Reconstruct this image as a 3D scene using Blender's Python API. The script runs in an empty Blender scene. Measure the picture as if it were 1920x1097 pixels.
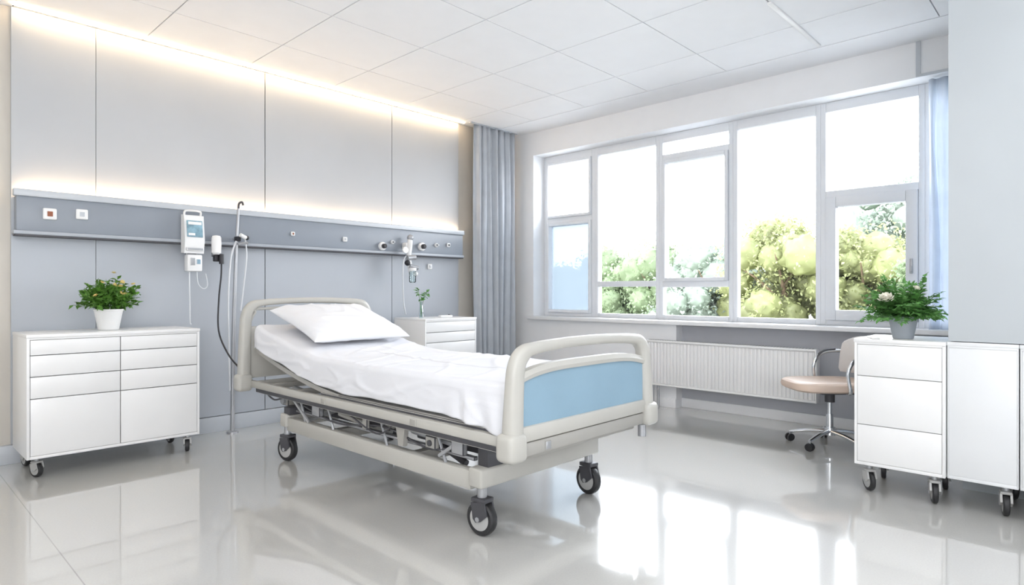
import bpy, bmesh, math, random
from mathutils import Vector, Matrix, noise
random.seed(7)
SC=bpy.context.scene
COL=SC.collection
try:
    SC.view_settings.view_transform='Standard'
    SC.view_settings.look='None'
    SC.view_settings.exposure=0.0
except Exception as e: print(e)

# ------------------------------------------------------------ materials
def mat(name,col,rough=.5,metal=0.,var=.04,scale=6.,bump=0.,bscale=60.,coat=0.,trans=0.,emis=None,es=0.,spec=.5):
    m=bpy.data.materials.new(name); m.use_nodes=True
    nt=m.node_tree; N=nt.nodes; L=nt.links; b=N['Principled BSDF']
    tc=N.new('ShaderNodeTexCoord'); nz=N.new('ShaderNodeTexNoise'); nz.inputs['Scale'].default_value=scale; nz.inputs['Detail'].default_value=4
    L.new(tc.outputs['Object'],nz.inputs['Vector'])
    r=N.new('ShaderNodeValToRGB')
    r.color_ramp.elements[0].position=.3; r.color_ramp.elements[1].position=.7
    r.color_ramp.elements[0].color=[c*(1-var) for c in col]+[1]
    r.color_ramp.elements[1].color=[min(1,c*(1+var)) for c in col]+[1]
    L.new(nz.outputs['Fac'],r.inputs['Fac']); L.new(r.outputs['Color'],b.inputs['Base Color'])
    b.inputs['Roughness'].default_value=rough; b.inputs['Metallic'].default_value=metal
    b.inputs['Specular IOR Level'].default_value=spec
    if coat: b.inputs['Coat Weight'].default_value=coat; b.inputs['Coat Roughness'].default_value=.05
    if trans: b.inputs['Transmission Weight'].default_value=trans
    if bump:
        n2=N.new('ShaderNodeTexNoise'); n2.inputs['Scale'].default_value=bscale; L.new(tc.outputs['Object'],n2.inputs['Vector'])
        bp=N.new('ShaderNodeBump'); bp.inputs['Strength'].default_value=bump; bp.inputs['Distance'].default_value=.005
        L.new(n2.outputs['Fac'],bp.inputs['Height']); L.new(bp.outputs['Normal'],b.inputs['Normal'])
    if emis: b.inputs['Emission Color'].default_value=list(emis)+[1]; b.inputs['Emission Strength'].default_value=es
    return m
def leafmat(name,col,var,scale,tr=.45):
    m=mat(name,col,.5,var=var,scale=scale);nt=m.node_tree;N=nt.nodes;L=nt.links;b=N['Principled BSDF']
    t=N.new('ShaderNodeBsdfTranslucent');mx=N.new('ShaderNodeMixShader');mx.inputs[0].default_value=tr
    src=b.inputs['Base Color'].links[0].from_socket
    L.new(src,t.inputs['Color']);L.new(b.outputs[0],mx.inputs[1]);L.new(t.outputs[0],mx.inputs[2])
    L.new(mx.outputs[0],N['Material Output'].inputs[0]);return m
M={}
M['wall']=mat('wall_paint',(.88,.89,.91),.6,var=.01,bump=.05)
M['recess']=mat('recess_shade_grey',(.52,.53,.57),.6,var=.02,bump=.05)  # shade under the sill put into the recess wall colour
M['warmwall']=mat('wall_side_paint',(.62,.585,.53),.6,var=.02,bump=.05)
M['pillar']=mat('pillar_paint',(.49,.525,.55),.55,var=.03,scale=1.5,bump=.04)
M['panel']=mat('headwall_panel',(.50,.52,.545),.42,var=.02,scale=2)
M['panel2']=mat('headwall_panel_lower',(.46,.49,.535),.42,var=.02,scale=2)
M['seam']=mat('seam_dark',(.10,.10,.11),.8)
M['rail']=mat('rail_grey',(.27,.30,.345),.38,var=.03,scale=3)
M['raillt']=mat('rail_trim_light',(.54,.57,.61),.3,var=.02)
M['raillip']=mat('rail_lip_grey',(.40,.43,.475),.35,var=.02)
M['tile']=mat('ceiling_tile',(.91,.92,.94),.7,var=.01,bump=.1,bscale=300)
M['ceilback']=mat('ceiling_grid_shadow',(.45,.46,.48),.8)
M['white']=mat('white_laminate',(.86,.86,.86),.28,var=.01)
M['whitegap']=mat('cabinet_shadow_gap',(.30,.30,.31),.7)
M['offwhite']=mat('white_laminate_cool',(.78,.795,.81),.35,var=.01)
M['frame']=mat('window_frame_white',(.82,.845,.885),.35,var=.01)
M['sill']=mat('sill_white',(.88,.885,.90),.3,var=.01)
M['plastic']=mat('bed_beige_plastic',(.50,.49,.455),.35,var=.02)
M['metal']=mat('bed_painted_metal',(.38,.37,.345),.4,var=.03)
M['dkmetal']=mat('dark_metal',(.08,.08,.09),.45,metal=.3,var=.1)
M['midmetal']=mat('grey_metal',(.42,.43,.45),.35,metal=.5,var=.05)
M['chrome']=mat('chrome',(.75,.77,.8),.15,metal=1.,var=.02)
M['blue']=mat('blue_board',(.25,.385,.49),.45,var=.05,scale=3,bump=.03)
M['linen']=mat('white_linen',(.77,.78,.82),.85,var=.01,bump=.15,bscale=220)
M['pillow']=mat('pillow_linen',(.80,.81,.845),.85,var=.01,bump=.15,bscale=220)
M['mattress']=mat('mattress_cover',(.45,.48,.55),.8)
M['tyre']=mat('black_rubber',(.018,.018,.02),.45)
M['hub']=mat('grey_hub',(.45,.45,.44),.35)
M['curtain']=mat('grey_curtain',(.47,.50,.54),.8,var=.05,scale=8,bump=.15,bscale=150)
M['sheer']=leafmat('sheer_curtain',(.74,.79,.86),.03,8,.5)
M['leaf']=leafmat('leaf_green',(.11,.26,.04),.6,40,.35)
M['fern']=leafmat('fern_green',(.15,.35,.10),.5,30,.4)
M['soil']=mat('soil',(.05,.03,.02),.9,var=.3,scale=80)
M['potw']=mat('white_ceramic',(.80,.80,.80),.3)
M['potg']=mat('grey_ceramic',(.36,.39,.44),.5)
M['yellow']=mat('yellow_petal',(.88,.70,.28),.5)
M['rose']=mat('cream_petal',(.92,.89,.78),.5)
M['peach']=mat('peach_vinyl',(.72,.57,.47),.45,var=.03)
M['chairgrey']=mat('chair_shell_beige',(.74,.71,.69),.4)
M['screen']=mat('blue_screen',(.22,.36,.44),.15,var=.4,scale=18)
M['brown']=mat('socket_brown',(.30,.10,.05),.5)
M['black']=mat('black_plastic',(.02,.02,.025),.4)
M['tubew']=mat('white_tubing',(.7,.72,.75),.4)
M['rad']=mat('radiator_enamel',(.90,.90,.90),.35,var=.01)
M['ledtop']=mat('led_warm',(1,.9,.7),.5,emis=(1,.73,.44),es=25)
M['ledrail']=mat('led_warm_rail',(1,.9,.7),.5,emis=(1,.70,.42),es=34)
M['bark']=mat('bark',(.16,.11,.07),.9,var=.3,scale=12)
M['treeA']=leafmat('tree_leaf_yellow_green',(.27,.29,.13),.28,1.0,.5)  # tree leaf colours are paled and desaturated to imitate haze
M['treeB']=leafmat('tree_leaf_green',(.19,.245,.135),.28,1.0,.5)
M['treeC']=leafmat('tree_leaf_hazed',(.29,.34,.28),.2,1.0,.5)
M['lawn']=mat('ground_greyed',(.34,.335,.32),.9,var=.15,scale=2)  # grey in place of lawn green, to keep green bounce off the ceiling

# floor: polished vinyl with welded seam
def floor_mat():
    m=mat('polished_floor',(.6,.6,.57),.09,var=.0)
    nt=m.node_tree;N=nt.nodes;L=nt.links;b=N['Principled BSDF']
    tc=N.new('ShaderNodeTexCoord')
    n1=N.new('ShaderNodeTexNoise');n1.inputs['Scale'].default_value=120;n1.inputs['Detail'].default_value=2
    L.new(tc.outputs['Object'],n1.inputs['Vector'])
    r=N.new('ShaderNodeValToRGB');r.color_ramp.elements[0].position=.35;r.color_ramp.elements[1].position=.62
    r.color_ramp.elements[0].color=(.545,.54,.52,1);r.color_ramp.elements[1].color=(.565,.56,.54,1)
    L.new(n1.outputs['Fac'],r.inputs['Fac'])
    sx=N.new('ShaderNodeSeparateXYZ');L.new(tc.outputs['Object'],sx.inputs[0])
    def seam(out,off,per):
        a=N.new('ShaderNodeMath');a.operation='SUBTRACT';L.new(out,a.inputs[0]);a.inputs[1].default_value=off
        p=N.new('ShaderNodeMath');p.operation='PINGPONG';L.new(a.outputs[0],p.inputs[0]);p.inputs[1].default_value=per/2
        c=N.new('ShaderNodeMath');c.operation='LESS_THAN';L.new(p.outputs[0],c.inputs[0]);c.inputs[1].default_value=.0025
        return c.outputs[0]
    s1=seam(sx.outputs[0],.61,6.0)
    mx=N.new('ShaderNodeMix');mx.data_type='RGBA'
    sc=N.new('ShaderNodeMath');sc.operation='MULTIPLY';L.new(s1,sc.inputs[0]);sc.inputs[1].default_value=.5
    L.new(sc.outputs[0],mx.inputs[0]);L.new(r.outputs['Color'],mx.inputs[6]);mx.inputs[7].default_value=(.2,.2,.19,1)
    L.new(mx.outputs[2],b.inputs['Base Color'])
    n3=N.new('ShaderNodeTexNoise');n3.inputs['Scale'].default_value=2.5;L.new(tc.outputs['Object'],n3.inputs['Vector'])
    mr=N.new('ShaderNodeMapRange');L.new(n3.outputs['Fac'],mr.inputs['Value']);mr.inputs['To Min'].default_value=.08;mr.inputs['To Max'].default_value=.13
    L.new(mr.outputs[0],b.inputs['Roughness'])
    b.inputs['IOR'].default_value=1.5
    b.inputs['Coat Weight'].default_value=1.0;b.inputs['Coat Roughness'].default_value=.025;b.inputs['Coat IOR'].default_value=1.55
    return m
M['floor']=floor_mat()
def glass_mat(name,tint,frost):
    m=bpy.data.materials.new(name);m.use_nodes=True;nt=m.node_tree;N=nt.nodes;L=nt.links
    for n in list(N):N.remove(n)
    o=N.new('ShaderNodeOutputMaterial');t=N.new('ShaderNodeBsdfTransparent');g=N.new('ShaderNodeBsdfGlossy');g.inputs['Roughness'].default_value=.02
    t.inputs['Color'].default_value=tint
    f=N.new('ShaderNodeFresnel');f.inputs['IOR'].default_value=1.35
    mx=N.new('ShaderNodeMixShader');L.new(f.outputs[0],mx.inputs[0]);L.new(t.outputs[0],mx.inputs[1]);L.new(g.outputs[0],mx.inputs[2])
    if frost:
        tr=N.new('ShaderNodeBsdfTranslucent');tr.inputs['Color'].default_value=(.10,.12,.14,1)
        m2=N.new('ShaderNodeMixShader');m2.inputs[0].default_value=.96
        L.new(mx.outputs[0],m2.inputs[1]);L.new(tr.outputs[0],m2.inputs[2]);L.new(m2.outputs[0],o.inputs[0])
    else: L.new(mx.outputs[0],o.inputs[0])
    return m
M['glass']=glass_mat('window_glass',(.97,.985,1,1),False)
M['frost']=glass_mat('frosted_glass',(.8,.9,1,1),True)
M['vase']=glass_mat('vase_glass',(.85,.92,.92,1),False)

# ------------------------------------------------------------ mesh builder
class MB:
    def __init__(s,*mats): s.bm=bmesh.new(); s.mats=[M[k] for k in mats]
    def box(s,x0,x1,y0,y1,z0,z1,m=0,bev=0.,seg=2,T=None):
        mt=Matrix.Translation(((x0+x1)/2,(y0+y1)/2,(z0+z1)/2))@Matrix.Diagonal((x1-x0,y1-y0,z1-z0,1))
        if T: mt=T@mt
        r=bmesh.ops.create_cube(s.bm,size=1,matrix=mt); vs=r['verts']
        fs=set(f for v in vs for f in v.link_faces); es=set(e for v in vs for e in v.link_edges)
        for f in fs:f.material_index=m
        if bev>0: bmesh.ops.bevel(s.bm,geom=list(es),offset=bev,segments=seg,affect='EDGES',profile=.5,clamp_overlap=True)
    def ring(s,rings,m=0,cap=True,closed=True):
        bm=s.bm; R=[[bm.verts.new(p) for p in r] for r in rings]
        n=len(R[0])
        for a,b in zip(R[:-1],R[1:]):
            for i in range(n if closed else n-1):
                j=(i+1)%n
                f=bm.faces.new((a[i],a[j],b[j],b[i]));f.material_index=m
        if cap and closed:
            for r in (R[0][::-1],R[-1]):
                try:
                    f=bm.faces.new(r);f.material_index=m
                except ValueError: pass
    def cyl(s,p0,p1,r0,r1=None,seg=20,m=0):
        p0=Vector(p0);p1=Vector(p1);r1=r0 if r1 is None else r1
        t=(p1-p0).normalized();a=Vector((0,0,1)) if abs(t.z)<.9 else Vector((1,0,0))
        u=t.cross(a).normalized();v=t.cross(u)
        C=[(math.cos(2*math.pi*i/seg),math.sin(2*math.pi*i/seg)) for i in range(seg)]
        s.ring([[p+(u*c+v*d)*r for c,d in C] for p,r in ((p0,r0),(p1,r1))],m)
    def lathe(s,prof,center=(0,0,0),axis='Z',seg=32,m=0,cap=True):
        c=Vector(center);rs=[]
        for r,z in prof:
            ring=[]
            for i in range(seg):
                a=2*math.pi*i/seg;x,y=r*math.cos(a),r*math.sin(a)
                p=Vector((x,y,z)) if axis=='Z' else (Vector((z,x,y)) if axis=='X' else Vector((y,z,x)))
                ring.append(c+p)
            rs.append(ring)
        s.ring(rs,m,cap)
    def tube(s,pts,r=.01,seg=12,m=0,ref=None,sub=6,power=1.):
        P=[Vector(p) for p in pts];n=len(P)
        R=r if isinstance(r,list) else [r]*n
        R=[(a,a) if not isinstance(a,tuple) else a for a in R]
        pp=[];rr=[]
        if n>2 and sub>1:
            for i in range(n-1):
                p0=P[max(i-1,0)];p1=P[i];p2=P[i+1];p3=P[min(i+2,n-1)]
                for k in range(sub):
                    t=k/sub
                    pp.append(.5*((2*p1)+(p2-p0)*t+(2*p0-5*p1+4*p2-p3)*t*t+(3*p1-p0-3*p2+p3)*t**3))
                    rr.append((R[i][0]*(1-t)+R[i+1][0]*t,R[i][1]*(1-t)+R[i+1][1]*t))
            pp.append(P[-1]);rr.append(R[-1])
        else: pp=P;rr=R
        rs=[];u=None
        for i,p in enumerate(pp):
            t=(pp[min(i+1,len(pp)-1)]-pp[max(i-1,0)]).normalized()
            if ref is not None: u=Vector(ref)
            elif u is None: u=Vector((0,0,1)) if abs(t.z)<.9 else Vector((1,0,0))
            u=(u-t*u.dot(t)).normalized();v=t.cross(u)
            ring=[]
            for k in range(seg):
                a=2*math.pi*k/seg;c,d=math.cos(a),math.sin(a)
                c=math.copysign(abs(c)**power,c);d=math.copysign(abs(d)**power,d)
                ring.append(p+u*c*rr[i][0]+v*d*rr[i][1])
            rs.append(ring)
        s.ring(rs,m)
    def sphere(s,c,r,m=0,seg=16):
        r=(r,r,r) if not isinstance(r,tuple) else r
        q=bmesh.ops.create_uvsphere(s.bm,u_segments=seg,v_segments=max(6,seg//2),radius=1,matrix=Matrix.Translation(c)@Matrix.Diagonal((*r,1)))
        for v in q['verts']:
            for f in v.link_faces:f.material_index=m
    def poly(s,pts,d,m=0,bev=0):
        d=Vector(d);a=[Vector(p) for p in pts];b=[p+d for p in a]
        s.ring([a,b],m)
    def leaf(s,p,d,up,L,W,m=0,bend=.25):
        p=Vector(p);d=Vector(d).normalized();up=Vector(up);sd=d.cross(up)
        if sd.length<1e-4: sd=d.cross(Vector((1,0,0)))
        sd.normalize();n=sd.cross(d)
        bm=s.bm
        a=bm.verts.new(p);m1=p+d*L*.45;e=p+d*L-n*L*bend
        l=bm.verts.new(m1+sd*W/2+n*W*.12);r=bm.verts.new(m1-sd*W/2+n*W*.12);c=bm.verts.new(m1-n*L*bend*.2);t=bm.verts.new(e)
        for q in ((a,c,l),(a,r,c),(l,c,t),(c,r,t)):
            f=bm.faces.new(q);f.material_index=m
    def fin(s,name,parent=None,off=(0,0,0),loc=(0,0,0),rot=(0,0,0),smooth=True,ang=35,label=None,category=None,kind=None,recalc=True):
        if off!=(0,0,0): bmesh.ops.translate(s.bm,verts=s.bm.verts,vec=-Vector(off))
        if recalc: bmesh.ops.recalc_face_normals(s.bm,faces=s.bm.faces)
        me=bpy.data.meshes.new(name);s.bm.to_mesh(me);s.bm.free()
        for m in s.mats: me.materials.append(m)
        if smooth:
            me.polygons.foreach_set('use_smooth',[True]*len(me.polygons))
            try: me.set_sharp_from_angle(angle=math.radians(ang))
            except Exception as e: print(e)
        o=bpy.data.objects.new(name,me);COL.objects.link(o)
        o.location=loc;o.rotation_euler=rot
        if parent: o.parent=parent
        if label:o['label']=label
        if category:o['category']=category
        if kind:o['kind']=kind
        return o
def thing(name,loc,label,category,rotz=0,group=None):
    e=bpy.data.objects.new(name,None);e.empty_display_size=.1;e.location=loc;e.rotation_euler=(0,0,rotz);COL.objects.link(e)
    e['label']=label;e['category']=category
    if group:e['group']=group
    return e
def dup(o,parent,loc=None,rot=None):
    c=o.copy();COL.objects.link(c)
    c.parent=parent
    if loc is not None:c.location=loc
    if rot is not None:c.rotation_euler=rot
    for k in list(o.children): dup(k,c)
    return c

CH=3.076; YH=5.31; XW=5.6
# ------------------------------------------------------------ room shell
b=MB('floor');b.box(-1.8,5.98,-2.0,5.44,-.12,0);b.fin('floor',kind='structure',smooth=False)
XL=[-1.7,-.85,-.07,.71,1.49,2.27,3.05,3.85,4.66,5.2,5.6];YL=[-1.9,-.75,.05,.83,1.61,2.38,3.16,3.89,4.63,5.34]
b=MB('tile','ceilback')
b.box(-1.8,5.98,-2.0,5.44,CH+.008,CH+.12,1)
for i in range(len(XL)-1):
    for j in range(len(YL)-1):
        if i==len(XL)-2 and j>0: continue
        b.box(XL[i]+.004,XL[i+1]-.004,YL[j]+.004,YL[j+1]-.004,CH,CH+.01,0)
b.box(5.205,5.6,YL[1]+.01,5.34,CH-.002,CH+.01,0)
b.fin('ceiling',kind='structure',smooth=False)
b=MB('warmwall');b.box(-1.8,5.98,5.34,5.44,0,CH+.02);b.fin('wall_head',kind='structure',smooth=False)
b=MB('wall','recess')
b.box(XW,5.98,4.98,5.34,0,CH+.02);b.box(XW,5.98,.60,4.98,2.80,CH+.02)
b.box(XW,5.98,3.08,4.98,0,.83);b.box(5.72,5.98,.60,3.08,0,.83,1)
b.fin('wall_window',kind='structure',smooth=False)
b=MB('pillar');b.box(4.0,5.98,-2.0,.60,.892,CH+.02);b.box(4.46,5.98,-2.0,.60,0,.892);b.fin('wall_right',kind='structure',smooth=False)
b=MB('wall');b.box(-1.9,-1.8,-2.0,5.44,0,CH+.02);b.fin('wall_left',kind='structure',smooth=False)
b=MB('wall');b.box(-1.8,4.0,-2.1,-2.0,0,CH+.02);b.fin('wall_rear',kind='structure',smooth=False)
# headwall panels
segs=[.70,1.185,2.444,3.781,4.695]
for i in range(4):
    b=MB('panel','panel2');g=.0035 if i else 0
    b.box(segs[i]+(.0015 if i==1 else g),segs[i+1]-(.0015 if i==0 else .0035),5.31,5.34,1.70,CH-.004,0,.001,1)
    b.box(segs[i]+(.0015 if i==1 else g),segs[i+1]-(.0015 if i==0 else .0035),5.31,5.34,.13,1.70,1,.001,1)
    b.fin('trim_%d'%(i+1),kind='structure',smooth=False)
b=MB('seam')
for x in (2.444,3.781): b.box(x-.003,x+.003,5.325,5.339,.13,CH-.01)
b.fin('trim_5',kind='structure',smooth=False)
b=MB('raillt');b.box(-1.8,5.6,5.298,5.34,0,.125,0,.003);b.fin('baseboard_head',kind='structure')
b=MB('sill');b.box(5.585,5.6,3.08,5.298,0,.09,0,.003);b.box(5.705,5.72,.62,3.08,0,.09,0,.003);b.fin('baseboard_window',kind='structure')
b=MB('sill');b.box(5.53,5.83,.62,5.02,.83,.868,0,.006);b.fin('trim_6',kind='structure')
b=MB('raillt');b.box(5.585,5.60,1.015,1.045,2.80,CH-.003);b.box(5.585,5.6,.62,1.015,2.80,2.82);b.fin('trim_7',kind='structure',smooth=False)
b=MB('white');b.box(4.15,5.15,1.59,1.62,CH-.014,CH,0,.003);b.fin('trim_8',kind='structure')
# windows
ys=[4.98,4.219,3.387,2.587,1.795,1.024,.60]
zb,zt=.868,2.80
def bay(n,y1,y0,panes,lab):
    b=MB('frame');x0,x1=5.80,5.88;hw=.042
    lo=y0+(hw if n<6 else .05);hi=y1-(hw if n>1 else .055)
    b.box(x0,x1,y0,lo,zb,zt,0,.004);b.box(x0,x1,hi,y1,zb,zt,0,.004)
    b.box(x0,x1,lo,hi,zt-.085,zt,0,.004);b.box(x0,x1,lo,hi,zb,zb+.045,0,.004)
    g=[]
    for i,(a,c,st) in enumerate(panes):
        if a>zb+.1: b.box(x0,x1,lo,hi,a-.03,a+.03,0,.004)
        a2=a+.03 if a>zb+.1 else zb+.045; c2=c-.03 if c<zt-.1 else zt-.085
        if st:
            X0=x0-.025
            b.box(X0,x1-.01,lo+.004,lo+st,a2,c2,0,.005);b.box(X0,x1-.01,hi-st,hi-.004,a2,c2,0,.005)
            b.box(X0,x1-.01,lo+st,hi-st,a2,a2+st,0,.005);b.box(X0,x1-.01,lo+st,hi-st,c2-st,c2,0,.005)
        g.append((lo+st,hi-st,a2+st,c2-st))
    o=b.fin('window_%d'%n,kind='structure')
    for k,(p,q,r,t) in enumerate(g):
        b=MB('frost' if (n==1 and k==0) else 'glass')
        b.bm.faces.new([b.bm.verts.new(v) for v in ((5.845,p,r),(5.845,q,r),(5.845,q,t),(5.845,p,t))])
        b.fin('glass_pane',parent=o,smooth=False)
    return o
bay(1,ys[0],ys[1],[(zb,2.017,.035),(2.017,zt,.03)],'')
bay(2,ys[1],ys[2],[(zb,1.245,0),(1.245,zt,.0)],'')
bay(3,ys[2],ys[3],[(zb,1.235,0),(1.235,2.56,.035),(2.56,zt,0)],'')
bay(4,ys[3],ys[4],[(zb,zt,0)],'')
w5=bay(5,ys[4],ys[5],[(zb,2.0,.085),(2.0,zt,0)],'')
bay(6,ys[5],ys[6],[(zb,zt,0)],'')
b=MB('midmetal');b.box(5.755,5.775,1.10,1.12,1.30,1.42,0,.004);b.box(5.74,5.755,1.102,1.118,1.31,1.36,0,.004);b.fin('window_handle',parent=w5)

# ------------------------------------------------------------ LED strips
b=MB('ledtop');b.box(.70,4.72,5.235,5.255,CH-.012,CH-.002);b.fin('led_strip',label='warm white light strip along the ceiling above the grey wall panels',category='light strip',smooth=False)

# ------------------------------------------------------------ headwall rail
rl=thing('headwall_service_rail',(2.69,5.31,1.53),'long blue-grey medical service rail mounted across the grey wall panels','wall rail')
O=(2.69,5.31,1.53)
b=MB('rail');b.box(.715,4.68,5.222,5.31,1.565,1.80,0,.006);b.fin('rail_body',rl,O)
b=MB('raillt');b.box(.70,4.69,5.205,5.262,1.795,1.842,0,.005);b.fin('top_cap',rl,O)
b=MB('raillip','seam');b.box(.70,4.69,5.214,5.31,1.540,1.566,0,.005);b.box(.71,4.685,5.22,5.309,1.53,1.541,1);b.fin('bottom_lip',rl,O)
b=MB('ledrail');b.box(.74,4.66,5.268,5.286,1.828,1.838);b.fin('light_strip',rl,O,smooth=False,label='warm glowing light strip')

# sockets
def plate(name,x,z,s,label,cen,group,y=5.222,rnd=False,cat='socket',dep=.02):
    t=thing(name,(x,y,z),label,cat,group=group)
    b=MB('white');
    if rnd: b.lathe([(s*.5,0),(s*.5,-dep*.7),(s*.42,-dep),(s*.3,-dep)],axis='Y',m=0)
    else: b.box(-s/2,s/2,-dep,0,-s/2,s/2,0,.008,3)
    b.fin('cover_plate',t)
    b=MB(cen)
    if rnd: b.lathe([(s*.28,-dep*.9),(s*.28,-dep*1.9),(s*.2,-dep*2.2)],axis='Y')
    else: b.box(-s*.2,s*.2,-dep-.004,-dep+.001,-s*.22,s*.22,0,.003)
    b.fin('socket_insert',t)
    return t
plate('electrical_socket',.895,1.686,.078,'square white socket with brown insert on the service rail','brown','sockets on the service rail')
plate('electrical_socket',1.079,1.70,.072,'square white socket with grey insert on the service rail','raillt','sockets on the service rail')
plate('electrical_socket',2.65,1.671,.038,'tiny white socket with brown insert on the service rail','brown','sockets on the service rail')
plate('electrical_socket',3.174,1.655,.045,'tiny plain white socket on the service rail','raillt','sockets on the service rail')
plate('gas_outlet',3.596,1.612,.085,'round dark-centred medical gas outlet on the rail','black','gas outlets on the service rail',rnd=True,cat='gas outlet',dep=.03)
plate('gas_outlet',3.72,1.66,.04,'small round gas outlet on the rail','midmetal','gas outlets on the service rail',rnd=True,cat='gas outlet')
plate('gas_outlet',4.091,1.634,.09,'round dark-centred medical gas outlet on the rail','black','gas outlets on the service rail',rnd=True,cat='gas outlet',dep=.03)
plate('gas_outlet',4.293,1.66,.045,'small round gas outlet on the rail','midmetal','gas outlets on the service rail',rnd=True,cat='gas outlet')
plate('electrical_socket',4.459,1.67,.045,'small white socket with dark insert on the rail end','black','sockets on the service rail')
plate('electrical_socket',4.268,1.432,.06,'white socket with grey insert on the wall panel below the rail','midmetal','sockets on the service rail',y=5.31)

# wall monitor / pump
t=thing('infusion_pump',(1.80,5.215,1.30),'white infusion pump with blue screen clipped to the rail','medical device')
O=(1.80,5.215,1.30)
b=MB('white','midmetal')
b.poly([(1.725,5.205,1.46),(1.725,5.135,1.455),(1.725,5.115,1.56),(1.725,5.14,1.75),(1.725,5.205,1.76)],(.145,0,0),0)
b.box(1.735,1.86,5.11,5.13,1.475,1.50,1,.004);b.tube([(1.74,5.18,1.755),(1.745,5.17,1.785),(1.80,5.165,1.79),(1.855,5.17,1.785),(1.86,5.18,1.755)],.008,m=0)
b.fin('pump_housing',t,O)
b=MB('screen','white');T=Matrix.Translation((1.7975,5.124,1.655))@Matrix.Rotation(math.radians(-7.5),4,'X')
b.box(-.058,.058,-.006,.004,-.075,.055,0,.004,T=T);b.box(-.05,.05,-.009,-.005,.02,.045,1,.001,T=T);b.box(-.05,.0,-.009,-.005,-.065,-.045,1,.001,T=T);b.fin('screen',t,O)
b=MB('white','midmetal','blue');b.box(1.745,1.855,5.12,5.20,1.315,1.445,0,.01);b.box(1.765,1.80,5.114,5.122,1.36,1.42,1,.002);b.box(1.81,1.84,5.114,5.122,1.37,1.41,2,.002);b.box(1.76,1.84,5.19,5.226,1.44,1.62,1,.004);b.fin('lower_module',t,O)
b=MB('tubew');b.tube([(1.775,5.17,1.32),(1.775,5.17,1.2),(1.785,5.19,1.05),(1.79,5.2,.92),(1.80,5.2,.9)],.005)
b.tube([(1.83,5.17,1.32),(1.84,5.17,1.22),(1.88,5.17,1.18),(1.91,5.17,1.21),(1.90,5.18,1.30)],.004);b.fin('cable',t,O)

# handset with black hose
t=thing('nurse_handset',(1.985,5.215,1.42),'white handset in a black holder with a hanging black hose','medical device');O=(1.985,5.215,1.42)
b=MB('white');b.lathe([(.024,1.455),(.036,1.47),(.038,1.54),(.036,1.59),(.028,1.605),(.01,1.608)],(1.975,5.16,0));b.fin('handset',t,O)
b=MB('black','midmetal');b.box(1.965,2.03,5.17,5.215,1.40,1.455,0,.008);b.cyl((2.01,5.15,1.38),(2.01,5.15,1.46),.018,m=0);b.box(1.96,2.0,5.185,5.228,1.44,1.60,1,.004);b.fin('holder',t,O)
b=MB('black');b.tube([(2.01,5.15,1.39),(2.0,5.13,1.28),(1.975,5.11,1.1),(1.95,5.05,.85),(1.96,4.9,.68),(1.985,4.75,.58),(1.995,4.66,.555)],.0065,seg=10);b.fin('hose',t,O)

# pole with hook
t=thing('iv_pole',(2.12,5.18,0),'thin grey medical pole with hooked top and dark clamp','pole');O=(2.12,5.18,0)
b=MB('midmetal');b.tube([(2.105,5.17,.0),(2.115,5.17,.8),(2.135,5.165,1.5),(2.15,5.16,1.84)],[.017,.017,.013,.010],sub=4)
b.lathe([(.045,0),(.045,.012),(.02,.02)],(2.105,5.17,0));b.fin('pole',t,O)
b=MB('dkmetal');b.tube([(2.15,5.16,1.83),(2.155,5.16,1.88),(2.175,5.15,1.895),(2.185,5.15,1.87)],.009);b.fin('hook',t,O)
b=MB('black','white','midmetal');b.box(2.125,2.16,5.13,5.19,1.57,1.61,0,.006);b.cyl((2.14,5.10,1.62),(2.19,5.11,1.60),.016,m=1);b.cyl((2.13,5.12,1.545),(2.21,5.12,1.56),.011,m=2);b.sphere((2.20,5.12,1.60),.02,0);b.cyl((2.14,5.165,1.59),(2.14,5.222,1.59),.012,m=2);b.fin('clamp',t,O)
b=MB('tubew');b.tube([(2.19,5.12,1.59),(2.205,5.13,1.45),(2.19,5.14,1.25),(2.165,5.15,1.0)],.006);b.tube([(2.12,5.13,1.57),(2.08,5.14,1.42),(2.065,5.15,1.1),(2.07,5.15,.7),(2.08,5.16,.35)],.007);b.fin('tubing',t,O)

# regulator arm
t=thing('suction_regulator',(3.87,5.2,1.3),'white and grey jointed suction regulator hanging from the rail','medical device');O=(3.87,5.2,1.3)
b=MB('white','midmetal');b.box(3.84,3.90,5.15,5.222,1.60,1.66,0,.008);b.tube([(3.89,5.15,1.72),(3.88,5.14,1.62),(3.86,5.13,1.5),(3.875,5.12,1.36)],[.028,.026,.024,.026],m=0)
b.sphere((3.89,5.145,1.71),.034,1);b.fin('arm',t,O)
b=MB('midmetal','black','white');b.cyl((3.82,5.105,1.50),(3.92,5.105,1.51),.026,m=0);b.sphere((3.82,5.10,1.45),.030,1);b.cyl((3.85,5.11,1.42),(3.95,5.1,1.40),.024,m=0);b.cyl((3.80,5.12,1.58),(3.80,5.10,1.58),.032,m=2);b.sphere((3.93,5.11,1.34),.026,2);b.fin('valve',t,O)
b=MB('vase','white');b.lathe([(.024,1.25),(.034,1.26),(.036,1.37),(.028,1.38)],(3.885,5.10,0),m=0);b.lathe([(.038,1.37),(.038,1.40)],(3.885,5.10,0),m=1);b.fin('collection_cup',t,O)
b=MB('tubew');b.tube([(3.81,5.11,1.52),(3.77,5.1,1.45),(3.765,5.1,1.25),(3.775,5.1,1.05),(3.80,5.1,.93)],.006);b.fin('tubing',t,O)

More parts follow.
